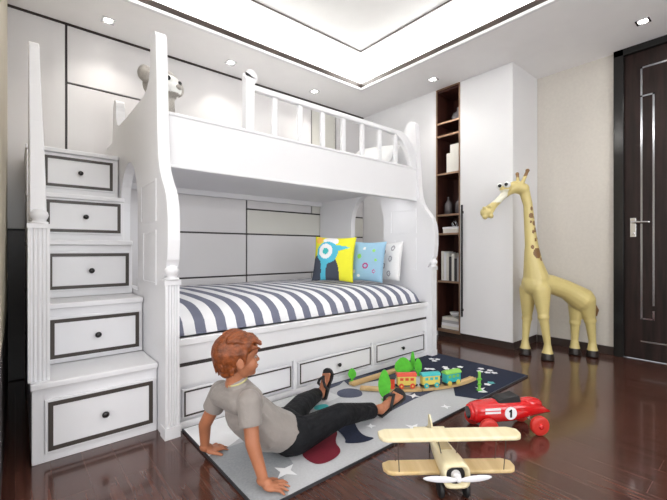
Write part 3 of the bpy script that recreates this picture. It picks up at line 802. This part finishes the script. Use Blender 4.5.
for k in range(46):                                    # short back and sides
    a = random.uniform(95, 265); zz = random.uniform(-.05, .06); ar = math.radians(a)
    f_ = math.sqrt(max(.1, 1-((zz-.02)/.10)**2))
    p0 = (-.028+.086*f_*math.cos(ar), .077*f_*math.sin(ar), zz)
    h_.chain([(hp(p0[0]*.93, p0[1]*.93, zz), .0050), (hp(p0[0]*.90+.002, p0[1]*.90, zz-.026), .0035)], n=8)
organic('hair', h_, [M_hair], boy, .0028, 4)
# shirt
s_ = MB()
sd = (.6, 0, .6)
s_.chain([(V((.965, 1.512, .112)), .102), (V((.872, 1.520, .160)), .112), (V((.800, 1.528, .235)), .108), (V((.765, 1.53, .305)), .088)], flat=(.90, 1.16), side=sd, n=24)
s_.cone(V((.765, 1.475, .315)), .068, V((.745, 1.59, .315)), .068)
s_.cone(V((.725, 1.475, .325)), .050, V((.705, 1.60, .322)), .050)
s_.cone(V((.775, 1.53, .30)), .085, V((.742, 1.53, .378)), .052)
s_.cone(shN, .050, shN+(elN-shN)*.60, .047, False, 20); s_.cone(shF, .050, shF+(elF-shF)*.52, .047, False, 20)
s_.ell(shN, .051).ell(shF, .051)
for a, c, r in (((.80, 1.415, .27), (.90, 1.400, .15), .012), ((.84, 1.42, .22), (.98, 1.405, .14), .012), ((.76, 1.44, .25), (.84, 1.415, .12), .012)):
    s_.cone(a, r, c, r*.7)
floor_clip(s_, rt+.004)
organic('t_shirt', s_, [M_shirt], boy, .004, 5)
nb = V((.736, 1.53, .40))
cpts = []
cM = frame_M((.738, 1.529, .402), (1, 0, .25), (-.25, 0, 1))
build('collar', MB().tube([cM @ V((.045*math.cos(2*PI*k/20), .045*math.sin(2*PI*k/20), -.004)) for k in range(21)], .004, 8), M_collar, boy, True)
# trousers
t_ = MB()
t_.cone(V((.975, 1.47, .092)), .080, V((.985, 1.56, .092)), .080)
t_.cone(V((1.01, 1.46, .105)), .078, V((1.02, 1.585, .105)), .078)
t_.cone(V((1.0, 1.50, .12)), .07, V((.93, 1.52, .15)), .06)
for hh, kk, aa, r1 in ((hipN, knN, anN, .044), (hipF, knF, anF, .042)):
    t_.chain([(hh+V((0, 0, -.008)), .078), (kk, .058)]); cut = kk+(aa-kk)*.93
    t_.cone(kk, .058, kk+(cut-kk)*.5, .050); t_.cone(kk+(cut-kk)*.5, .049, cut, .043, False, 20)
    dd = (aa-kk).normalized()
    for q in (.25, .5, .8): t_.cone(kk+(cut-kk)*q+V((-.02, -.035, .03)), .014, kk+(cut-kk)*q+V((.03, -.03, .01)), .010)
t_.cone(V((1.05, 1.41, .14)), .02, V((1.2, 1.41, .13)), .014)
t_.cone(V((1.03, 1.46, .165)), .018, V((1.15, 1.50, .12)), .014)
floor_clip(t_, rt+.002)
organic('trousers', t_, [M_pants], boy, .004, 3)
# flip flops
for M in (fN, fF):
    M = M @ Matrix.Diagonal((1.06, 1.16, 1.0, 1.0))
    out = [(-.012, -.020), (.03, -.024), (.08, -.027), (.12, -.036), (.15, -.034), (.166, -.018), (.170, 0), (.166, .018), (.15, .034), (.12, .036), (.08, .027), (.03, .024), (-.012, .020), (-.022, 0)]
    so = build('flip_flop_sole', MB().prism(out, -.017, .001, 'z', 0, M), M_black, boy, bevel=.003)
    q = lambda a, b2, c: M @ V((a, b2, c))
    for sg in (1, -1):
        build('flip_flop_strap', MB().tube([q(.122, .008, .002), q(.118, .008, .022), q(.100, sg*.016+.004, .038), q(.075, sg*.027, .034), q(.055, sg*.027, .004)], .0088, 8), M_black, so, True)

# ---------------------------------------------------------------- giraffe
gd = 3.40
G = lambda x, y, d=gd: dep(x, y, d)
gir = empty('giraffe_figure', (3.78, 1.27, 0), 'tall yellow toy giraffe with brown spots standing beside the white wardrobe', 'giraffe')
g_ = MB(); pm = gd/FP
g_.chain([(G(535, 284), 12.5*pm), (G(550, 284), 9.5*pm), (G(567, 290), 9.5*pm), (G(581, 299), 12*pm)])
g_.chain([(G(536, 278), 12*pm), (G(533, 262), 8.5*pm), (G(531.5, 245), 6.2*pm), (G(529.5, 225), 5*pm), (G(528, 205), 4.3*pm), (G(524, 190), 5*pm)])
g_.chain([(G(523, 189), 6*pm), (G(515, 187), 6.2*pm), (G(508, 191), 4.6*pm), (G(501, 198), 3.2*pm), (G(494, 205), 3.6*pm), (G(488, 211), 5.4*pm)])
g_.ell(G(485.5, 212.5), 5.2*pm).ell(G(484, 208, gd-.03), 1.7*pm).ell(G(489.5, 206.5, gd-.04), 1.7*pm).ell(G(485, 217, gd-.02), 2.6*pm).ell(G(491, 216, gd-.02), 2.6*pm)
g_.ell(G(507, 188, gd-.03), 4*pm).ell(G(503, 189, gd+.015), 3.4*pm)
# ossicones / ears
g_.chain([(G(518, 184, gd+.02), 2.0*pm), (G(517.5, 175, gd+.03), 1.5*pm)]).ell(G(517.3, 174, gd+.03), 2*pm)
g_.chain([(G(522, 184, gd-.03), 2.0*pm), (G(527, 172, gd-.04), 1.6*pm)]).ell(G(527.6, 170.5, gd-.04), 2.1*pm)
gl = []
fl_ = dep(547, 358, 3.31); fl_.z = 0
def gleg(top, knee, foot_, r):
    g_.chain([(top, r[0]), (knee, r[1])]); g_.ell(knee, r[1]*1.15)
    g_.chain([(knee, r[1]), (foot_+V((0, 0, .14)), r[2])]); g_.chain([(foot_+V((0, 0, .14)), r[2]), (foot_+V((0, 0, .05)), r[3])])
    g_.cone(foot_+V((0, 0, .002)), r[3]*1.22, foot_+V((0, 0, .07)), r[3], False, 20)
f1 = V((3.575, 1.30, 0)); f2 = V((3.60, 1.50, 0)); f3 = V((3.955, 1.205, 0)); f4 = V((3.99, 1.075, 0))
gleg(G(541, 290, 3.34), G(543.5, 317, 3.31), f1, (.080, .042, .028, .046))
gleg(G(528, 290, 3.45), G(527, 318, 3.48), f2, (.075, .040, .028, .046))
gleg(G(577, 300, 3.44), G(575, 322, 3.46), f3, (.080, .042, .030, .044))
gleg(G(585, 300, 3.38), G(590, 320, 3.39), f4, (.085, .044, .030, .044))
g_.chain([(G(589, 293), 3*pm), (G(593.5, 300), 1.5*pm), (G(594, 306), 1.5*pm)])
spots = [(529.5, 209, 1.5), (529, 216, 2.2), (532.5, 218, 1.2), (532, 223.5, 2.0), (528.5, 222, 1.2), (533.5, 230, 2.2), (530.5, 232, 1.4), (536, 238, 1.7), (532.5, 240, 1.3), (534, 253, 4.2), (529.5, 247, 1.5), (538, 247, 1.5), (537.5, 259, 1.4)]
SP = []
for x, y, r in spots: SP.append((x, y, r))
def pg(p):
    if p.z < .062: return 2
    d = ca*p.x+sa*p.y; u = sa*p.x-ca*p.y
    # spots sit on both flanks of the neck: measured along the figure's own side direction
    qx = (p-G(531, 250)).dot(V((sa, -ca, 0)))/pm + 531; qy = 250-(p.z-CAMH)/pm
    for x, y, r in SP:
        if ((qx-x)/r)**2+((qy-y)/(r*1.25))**2 < 1: return 1
    if (p.z > G(0, 177).z and qx > 515): return 1
    if qx < 506 and qy > 190 and qy < 206+(qx-494)*.0 and (p-G(497, 202)).dot(V((0, 0, 1))) > -.005: return 3
    return 0
organic('body', g_, [M_gir, M_spot, M_hoof, M_girp], gir, .0075, 3, pg)
for ex, ey, dd in ((507, 184.5, gd-.05), (500.5, 186, gd+.03)):
    ev = build('eye', MB().ell(G(ex, ey, dd), 3.6*pm), M_eye, gir, True)
    build('pupil', MB().ell(G(ex-.8, ey-.2, dd-.024), 1.7*pm), M_blackg, ev, True)
build('tail_tuft', MB().chain([(G(594, 305), 1.8*pm), (G(595, 310), 3.2*pm), (G(596, 315), 1.2*pm)]), M_spot, gir, True)

# ---------------------------------------------------------------- red racing car (local frame: +x nose, z up)
cx, cy = 2.015, .950
nose = V((-.83, .555, 0)).normalized()
car = empty('toy_race_car', (cx, cy, 0), 'glossy red wooden toy racing car with number 1 on its side', 'toy car', rz=math.atan2(nose.y, nose.x))
car.scale = (1.06, 1.06, 1.06)
WB = .125
c_ = MB()
sec = [(-.245, .012, .085, .006), (-.20, .026, .098, .022), (-.14, .042, .108, .038), (-.08, .052, .107, .050), (-.02, .055, .103, .053), (.06, .056, .102, .054), (.13, .055, .100, .052), (.165, .049, .098, .048), (.182, .040, .098, .040)]
# loft: superellipse sections (x, half-width, centre z, half-height)
vs = []; n = 28
for (x, hw, zc, hh) in sec:
    for i in range(n):
        a = 2*PI*i/n; cc, ss = math.cos(a), math.sin(a)
        vs.append((x, hw*math.copysign(abs(cc)**.8, cc), zc + hh*math.copysign(abs(ss)**.8, ss)))
fs = []
for j in range(len(sec)-1):
    for i in range(n): fs.append((j*n+i, j*n+(i+1) % n, (j+1)*n+(i+1) % n, (j+1)*n+i))
fs.append(tuple(range(n))); fs.append(tuple(reversed(range((len(sec)-1)*n, len(sec)*n))))
c_.add(vs, fs)
c_.ell((-.13, 0, .125), (.075, .036, .036))
build('body', c_, M_red, car, True, local=True)
gr = MB(); 
gr.lathe([(.040, .172), (.042, .182), (.039, .190), (.033, .193)], (0, 0, .098), 'x', 28)
build('grille_ring', gr, M_red, car, True, local=True)
build('grille', MB().lathe([(.029, .188), (.029, .1945), (.010, .1945)], (0, 0, .098), 'x', 28), M_blackg, car, local=True)
# seat and cockpit
build('seat', MB().prism([(-.075, .148), (-.065, .178), (-.045, .186), (-.01, .176), (.025, .172), (.048, .162), (.055, .148), (.04, .140), (-.06, .140)], -.034, .034, 'y'), M_black, car, local=True, bevel=.008)
# side stripes and number on each flank
for s1 in (1, -1):
    for z in (.112, .128):
        y = s1*.0562
        build('side_stripe', MB().box(.050, .130, min(y, y-s1*.004), max(y, y-s1*.004), z-.005, z+.005), M_plastic, car, local=True)
    nd = build('number_disc', MB().lathe([(.031, 0), (.031, s1*.0035)], (-.002, s1*.0545, .106), 'y', 28), M_plastic, car, local=True)
    # digit one seen from outside
    q = -s1
    dg = [(-.005, -.020), (.005, -.020), (.005, .020), (-.001, .020), (-.011, .011), (-.011, .005), (-.005, .009)]
    build('digit', MB().prism([(-.002 + s1*(-a), .106+b2) for a, b2 in dg], s1*.0580, s1*.0592, 'y'), M_blackg, nd, local=True)
for x in (WB*1.0, -WB*1.12):
    build('axle', MB().lathe([(.006, -.06), (.006, .06)], (x, 0, .0475), 'y', 12), M_chrome, car, local=True)
    for s1 in (1, -1):
        w = build('wheel', MB().lathe([(.028, -.014), (.043, -.013), (.047, -.008), (.047, .008), (.043, .013), (.028, .014)], (x, s1*.077, .0475), 'y', 32), M_redw, car, True, local=True)
        build('hubcap', MB().lathe([(.013, 0), (.013, s1*.004), (.006, s1*.007)], (x, s1*.090, .0475), 'y', 20), M_red, w, True, local=True)

# ---------------------------------------------------------------- biplane (local: +x nose, +y left wing)
ax, ay = 1.42, 1.0
fw = V((-.60, -.80, 0))
pl = empty('toy_biplane', (1.366, .890, 0), 'pale wooden toy biplane with white propeller in the foreground', 'toy plane', rz=math.atan2(-.79, -.62))
p_ = MB()
fsec = [(-.24, .010, .118, .010), (-.16, .024, .115, .020), (-.06, .038, .112, .031), (.04, .048, .108, .040), (.10, .052, .105, .045), (.135, .051, .105, .045)]
vs = []; fs = []; n = 20
for (x, hw, zc, hh) in fsec:
    for i in range(n):
        a = 2*PI*i/n; cc, ss = math.cos(a), math.sin(a)
        vs.append((x, hw*math.copysign(abs(cc)**.5, cc), zc+hh*math.copysign(abs(ss)**.5, ss)))
for j in range(len(fsec)-1):
    for i in range(n): fs.append((j*n+i, j*n+(i+1) % n, (j+1)*n+(i+1) % n, (j+1)*n+i))
fs.append(tuple(range(n)))
# hollow nose: inner wall
L0 = (len(fsec)-1)*n; o2 = len(vs)
for x in (.135, .115):
    for i in range(n):
        a = 2*PI*i/n; cc, ss = math.cos(a), math.sin(a)
        vs.append((x, .043*math.copysign(abs(cc)**.6, cc), .105+.037*math.copysign(abs(ss)**.6, ss)))
for i in range(n):
    fs.append((L0+i, L0+(i+1) % n, o2+(i+1) % n, o2+i)); fs.append((o2+i, o2+(i+1) % n, o2+n+(i+1) % n, o2+n+i))
fs.append(tuple(range(o2+n, o2+2*n)))
p_.add(vs, fs)
build('fuselage', p_, M_pine, pl, True, local=True)
build('cowling_inside', MB().lathe([(.036, .116), (.036, .118)], (0, 0, .105), 'x', 20), M_black, pl, local=True)
build('cockpit', MB().box(-.055, .015, -.024, .024, .142, .150), wood_mat('tan_wood', (.42, .33, .16), (.5, .4, .22)), pl, local=True, bevel=.006)
def wing(z, t, span, chord, xc, m, name):
    h = span/2; r = .03
    o = [(xc-chord/2, -h+r), (xc-chord/2+r*.6, -h), (xc+chord/2-r, -h)] + [(xc+chord/2-.008, -h+.012), (xc+chord/2, -h+r)]
    o += [(x, -y) for x, y in reversed(o)]
    return build(name, MB().prism(o, z, z+t, 'z'), m, pl, local=True, bevel=.006)
wing(.215, .017, .575, .090, .045, M_pine, 'upper_wing')
wing(.080, .016, .535, .090, .035, M_pine2, 'lower_wing')
for y in (.21, -.21):
    for x in (.0, .075): build('strut', MB().tube([(x, y, .095), (x+.006, y*1.03, .219)], .0018, 8), M_inlay, pl, True, local=True)
for y in (.03, -.03):
    build('strut', MB().tube([(.04, y, .14), (.04, y*1.6, .219)], .0022, 8), M_inlay, pl, True, local=True)
pr = build('propeller', MB().cone((.142, 0, .105), .012, (.150, 0, .105), .011, True, 14).ell((.146, .068, .105), (.0035, .066, .0125), Matrix.Rotation(.12, 3, 'Z')).ell((.146, -.068, .105), (.0035, .066, .0125), Matrix.Rotation(-.12, 3, 'Z')), M_plastic, pl, True, local=True)
build('propeller_shaft', MB().cone((.117, 0, .105), .019, (.138, 0, .105), .015, False, 20), M_plastic, pr, local=True)
build('tail_fin', MB().prism([(-.24, .12), (-.165, .125), (-.20, .17), (-.225, .188), (-.24, .18)], -.004, .004, 'y'), M_pine, pl, local=True, bevel=.002)
build('tailplane', MB().prism([(-.24, -.075), (-.195, -.07), (-.18, 0), (-.195, .07), (-.24, .075)], .116, .123, 'z'), M_pine, pl, local=True, bevel=.002)
for s1 in (1, -1):
    build('undercarriage_leg', MB().tube([(.085, s1*.025, .072), (.088, s1*.042, .034)], .0035, 8), M_blackg, pl, True, local=True)
    build('wheel', MB().lathe([(.012, -.009), (.030, -.008), (.0335, -.003), (.0335, .003), (.030, .008), (.012, .009)], (.088, s1*.05, .034), 'y', 24), M_black, pl, True, local=True)
build('tail_skid', MB().tube([(-.215, 0, .108), (-.225, 0, .004)], .003, 8), M_blackg, pl, True, local=True)

# ---------------------------------------------------------------- train set on the rug
z0 = rt + .006
def track(pts, label, wdt=.052, th=.017, rise=None):
    """one piece of wooden track along a centre line, with two grooves"""
    vs = []; fs = []; prof = [(-.5, 0), (-.5, 1), (-.33, 1), (-.33, .7), (-.20, .7), (-.20, 1), (.20, 1), (.20, .7), (.33, .7), (.33, 1), (.5, 1), (.5, 0)]
    P = [V((a, b2, 0)) for a, b2 in pts]; k = len(prof)
    for i, p in enumerate(P):
        d = (P[min(i+1, len(P)-1)]-P[max(i-1, 0)]).normalized(); s1 = V((-d.y, d.x, 0))
        for a, b2 in prof: vs.append(p+s1*a*wdt+V((0, 0, z0+b2*th+(rise[i] if rise else 0))))
    for i in range(len(P)-1):
        for j in range(k): fs.append((i*k+j, i*k+(j+1) % k, (i+1)*k+(j+1) % k, (i+1)*k+j))
    fs.append(tuple(range(k))); fs.append(tuple(reversed(range((len(P)-1)*k, len(P)*k))))
    o = build('toy_track', MB().add(vs, fs), M_track, None, bevel=.001); o.name = 'toy_track'
    tag(o, label, 'toy track', None); return o
def bez(p0, p1, p2, p3, n=14):
    return [tuple((1-t)**3*a+3*(1-t)**2*t*b2+3*(1-t)*t*t*c+t**3*d for a, b2, c, d in zip(p0, p1, p2, p3)) for t in [i/n for i in range(n+1)]]
track(bez((1.80, 1.93), (1.95, 1.93), (2.15, 1.93), (2.36, 1.93)), 'straight wooden track piece nearest the bed drawers')
B = bez((1.80, 1.84), (1.95, 1.66), (2.0, 1.62), (2.10, 1.56)) ; B2 = bez((2.103, 1.558), (2.22, 1.49), (2.38, 1.44), (2.55, 1.43))
track(B, 'curved wooden track piece under the red and yellow wagons'); track(B2, 'curved wooden track piece running right towards the green signpost', rise=[0]*10+[.001, .002, .004, .006, .009])
zt = z0+.0175
def wagon(x, y, ang, body, roof, wheel, label, L=.105, W=.042, Hh=.05, name='toy_wagon'):
    r = empty(name, (x, y, zt), label, 'toy train', None, rz=ang)
    bd = build('wagon_body', MB().box(-L/2, L/2, -W/2, W/2, .018, .018+Hh), body, r, local=True, bevel=.003)
    r.scale = (1.15, 1.15, 1.2)
    for s1 in (1, -1):
        for k in (-1, 0, 1): build('window', MB().box(k*L*.28-.010, k*L*.28+.010, s1*W/2-.001, s1*W/2+.001, .045, .06), roof, bd, local=True)
    build('roof', MB().prism([(-W/2-.004, .018+Hh), (W/2+.004, .018+Hh), (W/2+.002, .026+Hh), (W/4, .034+Hh), (-W/4, .034+Hh), (-W/2-.002, .026+Hh)], -L/2-.003, L/2+.003, 'x'), roof, r, local=True)
    build('chassis', MB().box(-L/2-.008, L/2+.008, -W/2+.008, W/2-.008, .010, .018).lathe([(.004, L/2+.006), (.004, L/2+.014)], (0, 0, .014), 'x', 10), M_black, r, local=True)
    for xx in (-L*.3, L*.3):
        for s1 in (1, -1):
            wv = build('wheel', MB().lathe([(.015, -.003), (.015, .003)], (xx, s1*(W/2+.001), .0152), 'y', 20), wheel, r, local=True, bevel=.001)
            build('hub', MB().lathe([(.005, 0), (.005, s1*.002)], (xx, s1*(W/2+.004), .0152), 'y', 12), M_yel, wv, local=True)
    return r
wagon(2.025, 1.625, math.atan2(-.60, .80), M_yel, M_tred, M_tred, 'yellow toy wagon with a red roof and red wheels', L=.11)
wagon(2.16, 1.528, math.atan2(-.46, .88), M_yel, M_teal, M_teal, 'yellow toy wagon with a teal roof and teal wheels', L=.11)
wagon(2.315, 1.460, math.atan2(-.26, .96), M_teal, M_green2, M_yel, 'teal toy wagon with a green roof and yellow wheels', L=.11)
lo = empty('toy_locomotive', (1.925, 1.70, zt), 'red toy locomotive half hidden behind the green tree', 'toy train', None, rz=math.atan2(-.72, .69))
build('boiler', MB().lathe([(.016, -.05), (.018, -.047), (.018, .01)], (0, 0, .036), 'x', 20), M_tred, lo, True, local=True)
build('cab', MB().box(.0, .045, -.020, .020, .018, .066), M_tred, lo, local=True, bevel=.002)
build('cab_roof', MB().box(-.004, .049, -.024, .024, .066, .072), M_black, lo, local=True, bevel=.002)
build('chimney', MB().lathe([(.005, .05), (.005, .066), (.008, .072)], (-.035, 0, 0), 'z', 16), M_black, lo, True, local=True)
build('chassis', MB().box(-.052, .05, -.013, .013, .010, .020), M_black, lo, local=True)
for xx in (-.032, .028):
    for s1 in (1, -1): build('wheel', MB().lathe([(.0155, -.003), (.0155, .003)], (xx, s1*.021, .0157), 'y', 20), M_tred, lo, local=True)

vdir = lambda x, y: math.atan2(y, x)
def toytree(x, y, h, w, label, trunk=.02, lobes=0, m=None, top=1.0, zb=None):
    r = empty('toy_tree', (x, y, z0 if zb is None else zb), label, 'toy tree', None, rz=math.atan2(y, x)-PI/2 + .15)
    out = []; n = 36
    for k in range(n):
        a = 2*PI*k/n-PI/2; rr_ = 1 + (lobes*.07*abs(math.sin(a*4)) if lobes else 0)
        yy = math.sin(a); xx = math.cos(a)
        wv = w/2*xx*rr_*(1-.25*max(0, yy)*top)
        out.append((wv, trunk+(h-trunk)/2*(1+yy*rr_ if not lobes else 1+yy)))
    build('crown', MB().prism(out, -.005, .005, 'y'), m or M_green, r, local=True, bevel=.001)
    build('trunk', MB().box(-.008, .008, -.006, .006, .003, trunk+.01), m or M_green, r, local=True)
    build('foot', MB().box(-.018, .018, -.012, .012, 0, .004), m or M_green, r, local=True)
    return r
toytree(1.86, 1.985, .095, .060, 'small green toy tree beside the end of the straight track')
toytree(1.79, 1.61, .19, .080, 'tall green toy tree standing in front of the locomotive', trunk=.012)
toytree(2.21, 1.80, .15, .125, 'broad round green toy tree with scalloped edge behind the wagons', trunk=.02, lobes=1)
toytree(2.33, 1.755, .13, .055, 'narrow green toy tree right of the broad round tree', lobes=1)
toytree(2.40, 1.86, .15, .035, 'slim green toy tree furthest back near the navy rug area', lobes=0)
sg_ = empty('toy_signpost', (2.40, 1.30, z0), 'lime green toy signpost at the right end of the track', 'toy signpost', None, rz=-.4)
build('post', MB().box(-.008, .008, -.006, .006, .004, .118).ell((0, 0, .12), .010), M_green2, sg_, local=True, bevel=.002)
build('crossbar', MB().box(-.016, .016, -.008, .008, .07, .082).box(-.018, .018, -.012, .012, 0, .005).box(-.013, .013, -.0075, .0075, .036, .046), M_green, sg_, local=True, bevel=.002)

# ---------------------------------------------------------------- lights
def area(name, loc, size, energy, rot, col=(1, 1, 1), sy=None, spread=PI):
    l = bpy.data.lights.new(name, 'AREA'); l.energy = energy; l.color = col; l.size = size
    if sy: l.shape = 'RECTANGLE'; l.size_y = sy
    l.spread = spread
    o = bpy.data.objects.new(name, l); C.objects.link(o); o.location = loc; o.rotation_euler = rot; return o
LX, LY = ox1-ox0, oy1-oy0; mxc, myc = (ox0+ox1)/2, (oy0+oy1)/2
CV = 22
area('cove_light', (ox1+.12, myc, H+.08), .10, CV, (PI, 0, 0), (1, .985, .96), LY+.2)
area('cove_light', (ox0-.12, myc, H+.08), .10, CV, (PI, 0, 0), (1, .985, .96), LY+.2)
area('cove_light', (mxc, oy1+.12, H+.08), LX+.2, CV*.8, (PI, 0, 0), (1, .985, .96), .10)
area('cove_light', (mxc, oy0-.12, H+.08), LX+.2, CV*.8, (PI, 0, 0), (1, .985, .96), .10)
area('front_fill', (1.1, -2.38, 1.55), 3.3, 54, (PI/2, 0, 0), (.97, .985, 1), 1.6)  # added fill from behind the camera, set at the unseen window

area('side_fill', (-1.7, -.2, 1.35), 2.6, 54, (PI/2, 0, -PI/2), (.98, .985, 1), 2.0)  # added fill from the left
area('bunk_fill', (1.75, 2.3, 1.50), 2.0, 4, (math.radians(40), 0, 0), (1, .98, .97), .05)  # added unseen fill under the deck to brighten the lower bunk
w = bpy.data.worlds.new('World'); bpy.context.scene.world = w; w.use_nodes = True
w.node_tree.nodes['Background'].inputs[0].default_value = (.9, .95, 1, 1); w.node_tree.nodes['Background'].inputs[1].default_value = 1.0

# ---------------------------------------------------------------- camera
cd = bpy.data.cameras.new('camera'); cam = bpy.data.objects.new('camera', cd); C.objects.link(cam)
cd.sensor_fit = 'HORIZONTAL'; cd.sensor_width = 36; cd.lens = 36*FP/667; cd.clip_start = .01
cam.location = (0, 0, CAMH); cam.rotation_euler = (PI/2, 0, math.atan2(-ca, sa))
bpy.context.scene.camera = cam
sc = bpy.context.scene
sc.view_settings.view_transform = 'Standard'
sc.view_settings.exposure = .3
sc.cycles.max_bounces = 8; sc.cycles.diffuse_bounces = 5
